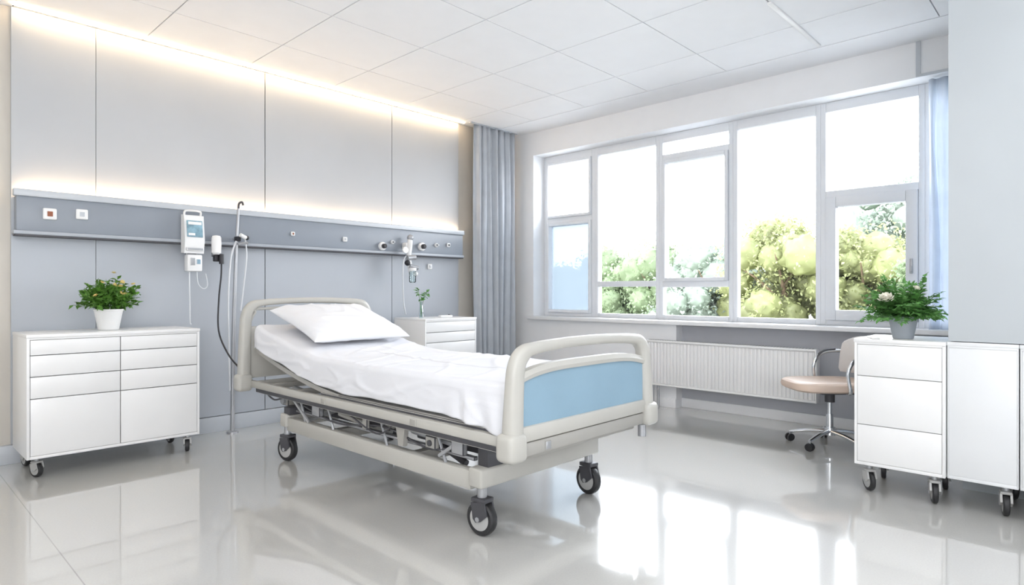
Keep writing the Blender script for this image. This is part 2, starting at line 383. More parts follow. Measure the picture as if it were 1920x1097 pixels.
# ------------------------------------------------------------ casters
def caster(parent,loc,r,yaw=0.,hubm='hub',w=.03,bodym='hub',ft=.010):
    h=loc[2]
    b=MB(bodym,'midmetal')
    b.cyl((0,0,r*1.9),(0,0,h),r*.28,m=1,seg=16)
    for xx in (-w*.5-ft-.002,w*.5+.002):
        b.poly([(xx,-r*.66,r*1.30),(xx,-r*.2,r*.9),(xx,r*.15,r*.80),(xx,r*.35,r*1.0),(xx,r*.50,r*1.9),(xx,-r*.45,r*2.05)],(ft,0,0),0)
    b.box(-w*.5-ft-.002,w*.5+ft+.002,-r*.55,r*.50,r*1.95,r*2.22,0,.006)
    b.cyl((-w*.5-.014,r*.02,r),(w*.5+.014,r*.02,r),r*.14,m=1)
    c=b.fin('caster',parent,loc=(loc[0],loc[1],0),rot=(0,0,yaw))
    b=MB('tyre',hubm)
    b.lathe([(r*.66,-w*.5),(r*.86,-w*.5),(r*.97,-w*.36),(r,-w*.1),(r,w*.1),(r*.97,w*.36),(r*.86,w*.5),(r*.66,w*.5)],axis='X',center=(0,0,r),seg=36,m=0)
    b.lathe([(r*.10,-w*.56),(r*.3,-w*.6),(r*.52,-w*.54),(r*.68,-w*.5),(r*.68,w*.5),(r*.52,w*.54),(r*.3,w*.6),(r*.10,w*.56)],axis='X',center=(0,0,r),seg=36,m=1)
    b.fin('wheel',c)
    return c

# ------------------------------------------------------------ bed
BX,BY=2.475,3.2;O=(BX,BY,0)
bed=thing('hospital_bed',O,'adjustable hospital bed with beige frame, blue footboard panel and black castors','bed')
XLb,XRb=1.95,2.995;YF,YHd=1.845,4.56
b=MB('plastic','metal')
for x in (2.03,2.87): b.box(x-.03,x+.03,2.18,4.02,.210,.302,0,.008)
b.box(1.985,2.915,2.09,2.18,.232,.325,0,.012,3);b.box(1.985,2.915,4.0,4.09,.235,.325,0,.012,3)
for y in (2.7,3.5): b.box(2.03,2.87,y-.03,y+.03,.23,.29,1,.004)
b.fin('base_frame',bed,O)
c0=caster(bed,(2.035-BX,2.135-BY,.24),.082,.12,'hub',.046,'dkmetal',.010)
for x,y,a in ((2.875,2.135,-.1),(2.02,4.045,.25),(2.875,4.045,0)): dup(c0,bed,(x-BX,y-BY,0),(0,0,a))
# lift mechanism
b=MB('dkmetal','midmetal','metal')
for x in (2.13,2.77):
    b.tube([(x,2.35,.28),(x,2.95,.47)],(.018),sub=1,m=0,seg=10);b.tube([(x,3.95,.28),(x,3.35,.47)],.018,sub=1,m=1,seg=10)
    b.tube([(x+.04,2.35,.45),(x+.04,2.75,.29)],.014,sub=1,m=1,seg=10)
b.cyl((2.08,2.95,.46),(2.82,2.95,.46),.02,m=0);b.cyl((2.08,3.35,.46),(2.82,3.35,.46),.02,m=0)
b.box(2.35,2.60,2.30,3.95,.322,.42,0,.01);b.box(2.16,2.30,2.30,2.80,.33,.42,0,.01);b.box(2.14,2.24,3.20,3.75,.33,.42,0,.01)
b.box(2.66,2.8,2.3,3.9,.33,.42,0,.01);b.box(2.045,2.070,2.20,3.98,.335,.355,1,.004)
b.cyl((2.06,2.30,.385),(2.06,2.70,.405),.016,m=1);b.cyl((2.06,2.70,.405),(2.06,3.0,.42),.009,m=1);b.cyl((2.05,3.15,.38),(2.05,3.42,.40),.016,m=2);b.cyl((2.15,3.5,.40),(2.15,4.2,.46),.024,m=1)
b.box(2.05,2.12,4.1,4.2,.36,.47,2,.006);b.cyl((2.03,4.15,.40),(2.20,4.15,.40),.03,m=1)
b.box(2.0,2.9,3.98,4.06,.32,.37,0,.004);b.box(2.04,2.86,2.10,2.17,.32,.42,0,.004)
b.poly([(1.992,2.70,.33),(1.992,2.74,.33),(1.992,2.77,.455),(1.992,2.68,.455)],(.028,0,0),2)
b.box(1.998,2.03,2.44,2.52,.355,.42,2,.006);b.cyl((1.99,2.48,.385),(2.0,2.48,.385),.016,m=0)
b.box(2.0,2.03,2.23,2.32,.36,.43,1,.006);b.box(1.998,2.02,3.05,3.10,.36,.44,2,.005);b.box(1.998,2.03,3.58,3.68,.36,.43,1,.006)
for y in (2.38,2.88,3.45,3.80): b.tube([(2.02,y,.30),(2.02,y+.07,.445)],.008,sub=1,m=1,seg=8)
b.tube([(2.03,2.2,.42),(2.015,2.5,.35),(2.02,2.9,.40),(2.015,3.4,.35),(2.03,3.9,.41)],.006,m=0,seg=8)
b.tube([(2.01,4.05,.44),(2.0,4.2,.40),(2.005,4.35,.44)],.006,m=0,seg=8);b.tube([(2.0,2.8,.43),(1.995,2.95,.36),(2.0,3.25,.43)],.005,m=0,seg=8)
b.tube([(2.02,3.75,.30),(2.01,3.95,.44)],.012,m=1,sub=1,seg=8);b.tube([(2.02,2.25,.44),(2.01,2.42,.33)],.010,m=1,sub=1,seg=8)
b.fin('lift_mechanism',bed,O)
# deck frame
b=MB('plastic','dkmetal','metal')
for x in (1.985,2.955):
    b.box(x-.018,x+.018,1.86,4.56,.458,.508,0,.008)
    b.box(x-.006,x+.014,1.95,4.45,.428,.458,1,.003)
for x in (2.0,2.94): b.box(x-.012,x+.012,1.95,3.55,.508,.525,1,.003)
for y in (1.93,2.3,2.7,3.1,3.5,3.9,4.3,4.5): b.box(2.0,2.94,y-.02,y+.02,.46,.50,2,.004)
for y in (2.55,3.45): b.box(1.960,1.97,y,y+.05,.462,.50,2,.004)
b.fin('deck_frame',bed,O)
def ztop(y):
    t=max(0,min(1,(y-3.42)/(4.5-3.42)));return .732+.183*(t*t*(1.6-.6*t))+.008*math.exp(-((y-2.0)/.3)**2)
def zhem(y):
    t=max(0,min(1,(y-3.3)/(4.5-3.3)));return .552+.215*(t**1.5)
# raised backrest deck
b=MB('metal','dkmetal')
rs=[]
for i in range(13):
    y=3.35+i*(4.5-3.35)/12;z=zhem(y)-.019
    rs.append([(1.995,y,z),(2.945,y,z),(2.945,y,z-.03),(1.995,y,z-.03)])
b.ring(rs,0)
b.box(2.0,2.94,1.94,3.4,.512,.533,0,.003)
for x in (2.1,2.84): b.tube([(x,3.6,.48),(x,4.35,.70)],.016,sub=1,m=1)
b.fin('mattress_deck',bed,O)
# mattress
b=MB('mattress');rs=[]
for i in range(41):
    y=1.945+i*(4.455-1.945)/40;zt_=ztop(y)-.025;z0=zhem(y)-.012;w=.455 if 0<i<40 else .44;cx=2.465;r=.03
    rs.append([(cx-w,y,z0+.01),(cx-w,y,zt_-r),(cx-w+r,y,zt_),(cx+w-r,y,zt_),(cx+w,y,zt_-r),(cx+w,y,z0+.01),(cx+w-r,y,z0),(cx-w+r,y,z0)])
b.ring(rs);b.fin('mattress',bed,O,label='blue-grey covered mattress under the white sheet')
# footboard
def board(name,Y,ztopr,zbase,tr=.026,px=.0):
    b=MB('plastic');
    pts=[(XLb-.015,Y,zbase+.02),(XLb-.010,Y,zbase+.12),(XLb,Y,ztopr-.20),(XLb+.012,Y,ztopr-.09),(XLb+.05,Y,ztopr-.034),(XLb+.12,Y,ztopr-.012),(XLb+.30,Y,ztopr+.0),((XLb+XRb)/2,Y,ztopr+.004),
         (XRb-.30,Y,ztopr),(XRb-.12,Y,ztopr-.012),(XRb-.05,Y,ztopr-.034),(XRb-.012,Y,ztopr-.09),(XRb,Y,ztopr-.20),(XRb+.01,Y,zbase+.12),(XRb+.015,Y,zbase+.02)]
    R=[(.044,.048),(.042,.045),(.036,.040+px),(.034,.038+px),(.032,.034+px),(.030,tr+.003),(.028,tr),(.028,tr),(.028,tr),(.030,tr+.003),(.032,.034+px),(.034,.038+px),(.036,.040+px),(.042,.045),(.044,.048)]
    b.tube(pts,R,seg=20,ref=(0,1,0),sub=6,power=.75)
    for x in (XLb-.018,XRb+.018):
        b.box(x-.056,x+.056,Y-.056,Y+.052,zbase,zbase+.125,0,.028,4)
    return b
b=board('footboard',YF,.912,.42,.025,.003)
b.box(XLb+.02,XRb-.02,YF-.028,YF+.028,.495,.565,0,.01)
n=24;arch=lambda t:.795+.040*(1-(2*t-1)**4)
x0,x1=XLb+.02,XRb-.02
ring=[]
for i in range(n+1):
    t=i/n;x=x0+(x1-x0)*t;z=arch(t)
    ring.append([(x,YF-.024,z-.04),(x,YF-.028,z-.022),(x,YF-.018,z),(x,YF+.018,z),(x,YF+.028,z-.022),(x,YF+.024,z-.04)])
b.ring(ring,0)
fb=b.fin('footboard',bed,O)
b=MB('blue');n=30
P=[(x0+.02,YF-.016,.56)]+[(x1-.02,YF-.016,.56)]+[(x0+.02+(x1-x0-.04)*(1-i/n),YF-.016,arch(1-i/n)-.032) for i in range(n+1)]
b.poly(P,(0,.032,0));b.fin('board_panel',fb,O,label='light blue board panel')
b=MB('metal','midmetal');b.box(XLb+.03,XRb-.03,YF-.02,YF+.03,.43,.492,0,.008);b.box(XLb+.05,XRb-.05,YF+.03,YF+.09,.40,.45,0,.006)
b.box(XLb+.18,XLb+.22,YF-.026,YF-.015,.44,.48,1,.003);b.cyl((XRb-.02,YF,.425),(XRb-.02,YF,.36),.022,m=1);b.fin('end_bar',bed,O)
b=board('headboard',YHd,1.085,.43,.022)
b.box(XLb+.02,XRb-.02,YHd-.018,YHd+.018,.52,.90,0,.012);b.tube([(XLb+.02,YHd,.90),(XLb+.07,YHd,1.0),(XLb+.14,YHd,1.03),(XRb-.14,YHd,1.03),(XRb-.07,YHd,1.0),(XRb-.02,YHd,.90)],.011,seg=10)
b.fin('headboard',bed,O)

# sheet
def sheet():
    b=MB('linen');cx=2.465;w=.476
    rows=[(4.488,.14),(4.490,.05),(4.482,.015)]
    NY=250
    rows+=[(4.47-(4.47-1.945)*i/NY,0) for i in range(NY+1)]
    rows+=[(1.932,.012),(1.922,.045),(1.918,.10),(1.918,.17)]
    R=[]
    for y,dr in rows:
        zt_=ztop(y)-dr;zh=min(zhem(y),zt_-.01)
        foot=max(0,1-(y-1.93)/.75);L=[]
        zh+= .014*noise.noise(Vector((y*3,1.3,0)))+.006*math.sin(y*19)*(.2+foot)
        if y<2.25: zh-= .045*(2.25-y)/.3
        NS=18;NC=7;NT=96;CR=.030
        prof=[]
        for i in range(NS): prof.append((-w,zh+(zt_-CR-zh)*i/NS,1-i/NS,0))
        for i in range(NC):
            a=math.pi/2*i/NC;prof.append((-w+CR*(1-math.cos(a)),zt_-CR+CR*math.sin(a),0,.5))
        for i in range(NT+1): prof.append((-w+CR+(2*w-2*CR)*i/NT,zt_,0,1))
        for i in range(NC): 
            a=math.pi/2*(1-(i+1)/NC);prof.append((w-CR*(1-math.cos(a)),zt_-CR+CR*math.sin(a),0,.5))
        for i in range(NS): prof.append((w,zt_-CR-(zt_-CR-zh)*(i+1)/NS,(i+1)/NS,0))
        for x,z,s,top in prof:
            z=max(z,zh) if s==0 else z
            sg=-1 if x<0 else 1;X=cx+x
            if s>0 or top==0:
                f=math.sin(y*11+2.5*noise.noise(Vector((y*2,z*2,0)))+z*6)
                f2=math.sin(y*44+4*noise.noise(Vector((y*3,z*3,5))))
                dg=noise.noise(Vector((y*1.8+z*5,z*7-y*1.5,2)));d3=noise.noise(Vector((y*4-z*6,z*8+y*1.5,12)))
                amp=s*(.007+.012*foot);X+=sg*(amp*(f*.7+.3)+s*(.002+.014*foot)*f2*foot+.003*s+.008*(1-min(1,abs(dg)*5))*min(1,s*2+.2)+.003*(1-min(1,abs(d3)*6))*min(1,s*2+.1))
            if top>0:
                q=Vector((X*1.8,y*2.2,0));h=.006*noise.noise(q)
                d=noise.noise(Vector((X*1.2+y*.8,(y-X*.5)*3.2,3)));h+=.006*(1-abs(d)*7) if abs(d)<.143 else 0
                d2=noise.noise(Vector((X*2.2-y*1.0,(y+X*.8)*2.4,9)));h+=.003*(1-abs(d2)*8) if abs(d2)<.125 else 0
                h+=.007*math.exp(-((y-3.05-.05*math.sin(X*3))/.015)**2)-.006*math.exp(-((y-3.11-.05*math.sin(X*3))/.03)**2)
                h+=.006*math.exp(-((X-2.42+.02*math.sin(y*3))/.010)**2)*(1 if y<3.5 else .3)
                z+=h*min(1,top+.2)
            L.append((X,y,z))
        R.append(L)
    b.ring(R,0,False,closed=False)
    o=b.fin('bed_sheet',ang=180,label='softly creased white cotton sheet draped over the hospital bed mattress',category='bed sheet')
    md=o.modifiers.new('s','SOLIDIFY');md.thickness=.004;md.offset=0
    return o
sheet()
# pillow
def pillow():
    b=MB('pillow');N=64;a,c,T=.400,.325,.086
    top={};bot={}
    for i in range(N+1):
        for j in range(N+1):
            u=2*i/N-1;v=2*j/N-1
            u=math.sin(u*math.pi/2);v=math.sin(v*math.pi/2)
            e=max(0,(1-u**4)*(1-v**4))**.5
            x=a*u*(1-.085*(1-v*v)*abs(u)**3);y=c*v*(1-.10*(1-u*u)*abs(v)**3)
            wr=.010*noise.noise(Vector((x*4,y*4,1)))+.006*math.sin(x*22+y*9+4*noise.noise(Vector((x*3,y*5,0))))*(abs(u)**3*.8+abs(v)**3*.7)
            dd=noise.noise(Vector((x*4+y*3,y*5-x*2,4)));wr+=.007*(1-abs(dd)*6) if abs(dd)<.167 else 0
            z=T*e+wr*min(1,e*2)
            top[i,j]=b.bm.verts.new((x,y,z+.0015*(e>0)))
            if 0<i<N and 0<j<N: bot[i,j]=b.bm.verts.new((x,y,-T*.55*e+wr*.4*min(1,e*2)))
            else: bot[i,j]=top[i,j]
    for i in range(N):
        for j in range(N):
            b.bm.faces.new((top[i,j],top[i+1,j],top[i+1,j+1],top[i,j+1]))
            q=(bot[i,j],bot[i,j+1],bot[i+1,j+1],bot[i+1,j])
            if len(set(q))>=3:
                try:b.bm.faces.new(q)
                except ValueError: pass
    b.fin('pillow',loc=(2.475,4.12,.918),rot=(math.radians(18),math.radians(0),math.radians(2)),ang=180,label='plump white pillow lying on the raised head of the bed',category='pillow')
pillow()

# ------------------------------------------------------------ cabinets
def cabinet(name,loc,rotz,w,d,z0,z1,rows,cols,label,cat,cr,yaws,topw=.02,mt='white',door=False,cposs=None,g=.0022,e=.014):
    t=thing(name,loc,label,cat,rotz)
    b=MB(mt,'whitegap')
    b.box(-w/2,-w/2+e,-d/2,d/2,z0,z1-topw,0,.0015);b.box(w/2-e,w/2,-d/2,d/2,z0,z1-topw,0,.0015)
    b.box(-w/2+e,w/2-e,-d/2,d/2,z0,z0+.018,0,.0015);b.box(-w/2+e,w/2-e,-d/2,d/2,z1-topw-.012,z1-topw,0,.001)
    b.box(-w/2+e,w/2-e,-d/2+.022,d/2-.002,z0+.018,z1-topw-.012,1)
    b.box(-w/2+e,w/2-e,d/2-.004,d/2,z0+.018,z1-topw-.012,0)
    b.fin('body',t)
    b=MB(mt);b.box(-w/2-.002,w/2+.002,-d/2-(.001 if door else .006),d/2,z1-topw,z1,0,.002);b.fin('cabinet_top',t)
    xs=[-w/2+e+(w-2*e)*i/cols for i in range(cols+1)]
    for i in range(cols):
        for k in range(len(rows)-1):
            b=MB(mt);b.box(xs[i]+g,xs[i+1]-g,-d/2+.0005,-d/2+.021,rows[k+1]+g,rows[k]-g,0,.0012)
            b.fin('door' if door else 'drawer',t)
    cs=None
    for n,(cx,cy) in enumerate(cposs or [(-w/2+.06,-d/2+.07),(w/2-.06,-d/2+.07),(-w/2+.06,d/2-.07),(w/2-.06,d/2-.07)]):
        if cs is None: cs=caster(t,(cx,cy,z0),cr,yaws[0],w=.028)
        else: dup(cs,t,(cx,cy,0),(0,0,yaws[n%len(yaws)]))
    return t
cabinet('dresser',(1.20,5.0,0),0,1.0,.50,.125,.89,[.858,.762,.630,.495,.143],2,'wide white dresser with eight drawers on small castors','dresser',.045,[.5,-.3,.2,.1],g=.0026,e=.016)
cabinet('bedside_cabinet',(4.08,4.97,0),0,.67,.50,.125,.895,[.863,.76,.66,.48,.143],1,'white bedside drawer cabinet on castors beside the curtain','cabinet',.045,[.2,-.3,.2,.1],g=.003)
cabinet('drawer_cabinet',(4.215,.830,0),-math.pi/2,.438,.47,.160,.885,[.853,.672,.392,.178],1,'white three-drawer cabinet on black castors beside the pillar','cabinet',.058,[.7,.3,.2,.1],g=.0018)
cabinet('storage_cabinet',(4.225,.457,0),-math.pi/2,.296,.45,.160,.888,[.856,.178],1,'plain white single-door cabinet built under the pillar','cabinet',.058,[.2,.4],mt='offwhite',door=True,cposs=[(.09,-.15),(.09,.20)],g=.0005,e=.006)
cabinet('storage_cabinet',(4.225,.0,0),-math.pi/2,.606,.45,.160,.888,[.856,.178],2,'plain white double-door cabinet built under the pillar','cabinet',.058,[.3,.1],mt='offwhite',door=True,g=.0008,e=.006)

# ------------------------------------------------------------ plants
def pot(b,r0,r1,h,m=0):
    b.lathe([(r0*.9,0),(r0,.004),(r1,h-.012),(r1*1.04,h-.01),(r1*1.04,h),(r1*.95,h),(r1*.9,h-.02),(r1*.5,h-.022)],seg=36,m=m)
rnd=random.Random(3)
t=thing('potted_plant',(1.19,5.0,.89),'bushy green plant with small yellow flowers in a white pot','plant')
b=MB('potw');pot(b,.062,.086,.145);b.fin('pot',t)
b=MB('soil');b.lathe([(.001,.128),(.078,.128),(.078,.12),(.001,.12)]);b.fin('soil',t)
b=MB('leaf')
for i in range(95):
    a=rnd.uniform(0,2*math.pi);el=rnd.uniform(.1,1.45);L=rnd.uniform(.11,.215)
    dr=Vector((math.cos(a)*math.cos(el),math.sin(a)*math.cos(el),math.sin(el)));st=Vector((math.cos(a)*.03,math.sin(a)*.03,.125))
    mid=st+dr*L*.5+Vector((0,0,.03));en=st+dr*L+Vector((0,0,.02))
    b.tube([st,mid,en],.0018,seg=5,sub=3)
    for k in range(11):
        tt=.25+.75*k/10;p=st.lerp(en,tt)+Vector((0,0,.02*math.sin(tt*3)));q=Vector([rnd.gauss(0,1) for _ in range(3)])+dr*.8+Vector((0,0,.3))
        b.leaf(p,q,(rnd.gauss(0,.4),rnd.gauss(0,.4),1),rnd.uniform(.03,.055),rnd.uniform(.020,.036))
b.fin('foliage',t,ang=180,recalc=False)
b0=None
for i in range(9):
    p=Vector((rnd.uniform(-.13,.12),rnd.uniform(-.19,-.10),rnd.uniform(.22,.33)))
    if i==0:p=Vector((0.02,-.05,.392))
    if b0 is None:
        b=MB('yellow')
        for k in range(14):
            a=k*.9;b.leaf((0,0,0),(math.cos(a),math.sin(a),.3+.1*k),(0,0,1),.020,.014)
        b0=b.fin('flower',t,loc=p,ang=180,recalc=False)
    else: dup(b0,t,p,(rnd.uniform(.2,1.2),0,rnd.uniform(0,6)))

t=thing('potted_fern',(4.13,.835,.885),'leafy green fern with cream flowers in a grey pot','plant')
b=MB('potg');pot(b,.052,.072,.128);b.fin('pot',t)
b=MB('soil');b.lathe([(.001,.112),(.064,.112),(.064,.105),(.001,.105)]);b.fin('soil',t)
b=MB('fern')
cnt=0
while cnt<88:
    a=rnd.uniform(0,2*math.pi);el=rnd.uniform(.25,1.42);L=rnd.uniform(.17,.285)
    h=Vector((math.cos(a),math.sin(a),0))
    if math.sin(a)*L*math.cos(el)<-.19 and math.cos(a)>-.5: continue
    cnt+=1
    st=h*.02+Vector((0,0,.11))
    pts=[]
    for k in range(13):
        tt=k/12;pts.append(st+h*(L*math.cos(el)*tt*1.0)+Vector((0,0,L*math.sin(el)*tt-.07*tt*tt*(math.cos(el)))))
    b.tube(pts,.0016,seg=4,sub=1)
    sd=h.cross(Vector((0,0,1)))
    for k in range(3,13):
        tt=k/12;ln=.044*math.sin(math.pi*min(1,tt*.8+.15))+.014
        dd=(pts[k]-pts[k-1]).normalized()
        for sgn in (-1,1): b.leaf(pts[k],sd*sgn+dd*.6+Vector((rnd.gauss(0,.25),rnd.gauss(0,.25),rnd.gauss(0,.25))),(rnd.gauss(0,.4),rnd.gauss(0,.4),1),ln,.027,bend=.15)
    b.leaf(pts[-1],dd,(0,0,1),.035,.018)
b.fin('foliage',t,ang=180,recalc=False)
f0=None
for C,s in ((Vector((-.16,.05,.235)),1),(Vector((-.12,-.09,.29)),.45)):
    if f0 is None:
        b=MB('rose')
        for k in range(30):
            a=k*2.4;r=.003+.0008*k;p=Vector((math.cos(a)*r,math.sin(a)*r,-.0004*k))
            b.leaf(p,(math.cos(a)*(.15+.02*k),math.sin(a)*(.15+.02*k),1.0-.01*k),(math.cos(a),math.sin(a),.1),.030,.026,bend=-.1)
        b.sphere(Vector((0,0,.01)),.011,0,10)
        f0=b.fin('flower',t,loc=C,rot=(0,-.6,0),ang=180,recalc=False)
    else:
        f=dup(f0,t,C,(0,-.6,1));f.scale=(s,s,s)

# sprig in slim vase on bedside cabinet
t=thing('flower_vase',(3.86,4.93,.895),'slim glass vase with a sparse leafy green sprig','vase')
b=MB('vase');b.lathe([(.022,0),(.026,.01),(.02,.09),(.014,.14),(.018,.16)],cap=False);b.fin('vase_glass',t)
b=MB('fern')
for dx,h,l in ((-.04,.30,6),(.07,.26,12),(.0,.20,4)):
    pts=[Vector((0,0,.01)),Vector((dx*.3,0,.15)),Vector((dx,0,h))];b.tube(pts,.0022,seg=6)
    for k in range(l):
        p=pts[1].lerp(pts[2],.45+.55*k/l);b.leaf(p,(rnd.gauss(0,1),rnd.gauss(0,.6),rnd.uniform(-.3,.8)),(0,-.6,1),rnd.uniform(.04,.065),.032)
b.fin('sprig',t,ang=180,recalc=False)
t=thing('remote_control',(4.15,4.9,.895),'small white bedside remote on the cabinet top','remote')
b=MB('white','midmetal');b.box(-.08,.08,-.025,.025,0,.022,0,.008,3);b.box(-.06,.05,-.014,.014,.021,.024,1,.001)
b.fin('casing',t)
b=MB('black');b.cyl((.05,0,.02),(.05,0,.03),.012);b.fin('button',t)
t=thing('phone_handset',(4.04,.965,.885),'small flat white device lying on the drawer cabinet','device',rotz=.5)
b=MB('white');b.box(-.05,.05,-.022,.022,0,.010,0,.004,3);b.fin('casing',t)
b=MB('midmetal');b.box(-.035,.035,-.016,.016,.0095,.0115,0,.001);b.fin('screen',t)

# ------------------------------------------------------------ radiator
t=thing('radiator',(5.52,2.54,0),'long white ribbed panel radiator under the window sill','radiator');O=(5.52,2.54,0)
b=MB('rad');Y0,Y1=1.74,3.36
b.box(5.50,5.515,Y0+.01,Y1-.01,.235,.66,0,.003);n=44
for i in range(n):
    y=Y0+.02+(Y1-Y0-.04)*(i+.5)/n;b.box(5.489,5.502,y-.0125,y+.0125,.245,.65,0,.007,2)
b.box(5.545,5.555,Y0+.01,Y1-.01,.235,.66,0,.003)
b.fin('front_panel',t,O)
b=MB('rad','seam');b.box(5.478,5.565,Y0,Y1,.655,.675,0,.005);b.box(5.478,5.565,Y0,Y1,.225,.243,0,.005)
for i in range(60):
    y=Y0+.03+(Y1-Y0-.06)*i/59;b.box(5.495,5.55,y-.004,y+.004,.6752,.6758,1)
b.fin('top_grille',t,O)
for yy in (Y0-.012,Y1-.002):
    b=MB('rad');b.box(5.476,5.567,yy,yy+.014,.225,.675,0,.005);b.fin('end_cover',t,O)
for y in (1.95,2.95):
    for z in (.28,.55):
        b=MB('midmetal');b.box(5.553,5.722,y-.02,y+.02,z,z+.04,0,.003);b.fin('bracket',t,O)
for y in (Y1-.06,Y1-.12):
    b=MB('midmetal');b.cyl((5.53,y,0),(5.53,y,.24),.012);b.fin('pipe',t,O)

# ------------------------------------------------------------ curtains
def curtain(name,x0,x1,yc,z0,z1,m,label,folds,amp,axis='x'):
    b=MB(m);N=folds*16;R=[]
    for i in range(N+1):
        t_=i/N;col=[]
        for k in range(31):
            h=k/30;z=z0+(z1-z0)*h
            ph=t_*folds*2*math.pi+3.2*noise.noise(Vector((t_*4,h*.9,7)))
            am=amp*(.70+.75*noise.noise(Vector((t_*6,h*.8,1))))*(1.1-.35*h)
            dx=.02*noise.noise(Vector((t_*7,h*2,4)))
            y=yc+am*math.sin(ph)+.25*am*math.sin(ph*2.3+h*2);x=x0+(x1-x0)*t_+dx+.35*am*math.cos(ph*1.0)
            col.append((x,y,z) if axis=='x' else (y,x,z))
        R.append(col)
    b.ring(R,0,False,closed=False)
    o=b.fin(name,ang=180,label=label,category='curtain')
    s=o.modifiers.new('s','SOLIDIFY');s.thickness=.003
    return o
curtain('curtain',4.80,5.45,5.17,.0,CH-.012,'curtain','long grey fabric curtain hanging in folds in the room corner',7,.05)
curtain('curtain',.66,.97,5.69,.868,2.79,'sheer','pale blue-grey curtain hanging at the window edge by the pillar',4,.03,'y')
b=MB('raillt');b.box(4.74,5.5,5.15,5.19,CH-.014,CH-.001,0,.003);b.fin('curtain_rail',label='slim grey ceiling rail carrying the corner curtain',category='curtain rail')

# ------------------------------------------------------------ chair
t=thing('office_chair',(5.02,1.49,0),'swivel chair with peach seat, pale beige backrest and chrome base','chair',rotz=math.radians(-136))
b=MB('peach')
def slab(b,w,d,z0,z1,m=0,n=28,pw=.55,dish=0):
    ring=[];
    prof=[(.0,0),(.90,0),(.98,.18),(1,.5),(.98,.82),(.92,1),(.5,1),(.0,1)]
    for s,h in prof:
        r=[]
        for i in range(n):
            a=2*math.pi*i/n;c,q=math.cos(a),math.sin(a)
            c=math.copysign(abs(c)**pw,c);q=math.copysign(abs(q)**pw,q);s2=max(s,.001)
            r.append((w/2*c*s2,d/2*q*s2,z0+(z1-z0)*h-(dish*(1-s) if h==1 else 0)))
        ring.append(r)
    b.ring(ring,m)
slab(b,.48,.60,.425,.495,dish=.010);b.fin('seat',t,loc=(0,-.02,0))
b=MB('dkmetal');b.box(-.16,.16,-.14,.16,.408,.436,0,.006);b.cyl((0,0,.33),(0,0,.415),.035);b.fin('seat_plate',t)
b=MB('chairgrey');rs=[]
for i in range(17):
    u=-1+2*i/16;x=.225*u;y=.27-.07*u*u;col=[]
    hh=.82-.05*abs(u)**3
    for dy,z in ((0,.53),(-.018,.56),(-.02,.68),(-.012,hh-.02),(.004,hh),(.022,hh-.01),(.018,.68),(.02,.56),(.012,.53)):
        col.append((x,y+dy+.12*(z-.53),z))
    rs.append(col)
b.ring(rs);b.fin('backrest',t)
b=MB('midmetal');b.box(-.03,.03,.1,.30,.41,.425,0,.004);b.tube([(0,.28,.415),(0,.315,.45),(0,.31,.6)],.014);b.fin('back_support',t)
for sg in (1,-1):
    b=MB('chrome','dkmetal');s=.250*sg
    b.tube([(s-.06*sg,.03,.425),(s,.02,.44),(s,.0,.56),(s,.03,.64),(s,.09,.68),(s,.18,.69),(s-.02*sg,.25,.685)],.013,m=0,seg=12)
    b.tube([(s,.01,.60),(s,.035,.652),(s,.09,.695),(s,.17,.705)],[(.016,.008)]*4,m=1,ref=(1,0,0))
    b.fin('armrest',t)
b=MB('chrome');b.cyl((0,0,.10),(0,0,.24),.026);b.cyl((0,0,.24),(0,0,.34),.016);b.fin('gas_column',t)
b=MB('chrome')
for k in range(5):
    a=2*math.pi*k/5+.3;c,q=math.cos(a),math.sin(a);b.tube([(0,0,.115),(c*.15,q*.15,.10),(c*.28,q*.28,.072)],[(.018,.026),(.014,.02),(.010,.014)],ref=(0,0,1))
b.cyl((0,0,.085),(0,0,.14),.04);b.fin('star_base',t)
c0=None
for k in range(5):
    a=2*math.pi*k/5+.3;c,q=math.cos(a),math.sin(a)
    if c0 is None:
        b=MB('tyre','midmetal')
        for sx in (-.014,.014): b.lathe([(.004,sx-.010),(.027,sx-.009),(.030,sx),(.027,sx+.009),(.004,sx+.010)],axis='X',center=(0,0,.030),m=0,seg=24)
        b.cyl((-.02,0,.03),(.02,0,.03),.006,m=1);b.cyl((0,0,.03),(0,0,.078),.007,m=1)
        c0=b.fin('caster',t,loc=(c*.28,q*.28,0),rot=(0,0,a))
    else: dup(c0,t,(c*.28,q*.28,0),(0,0,a+.8*k))

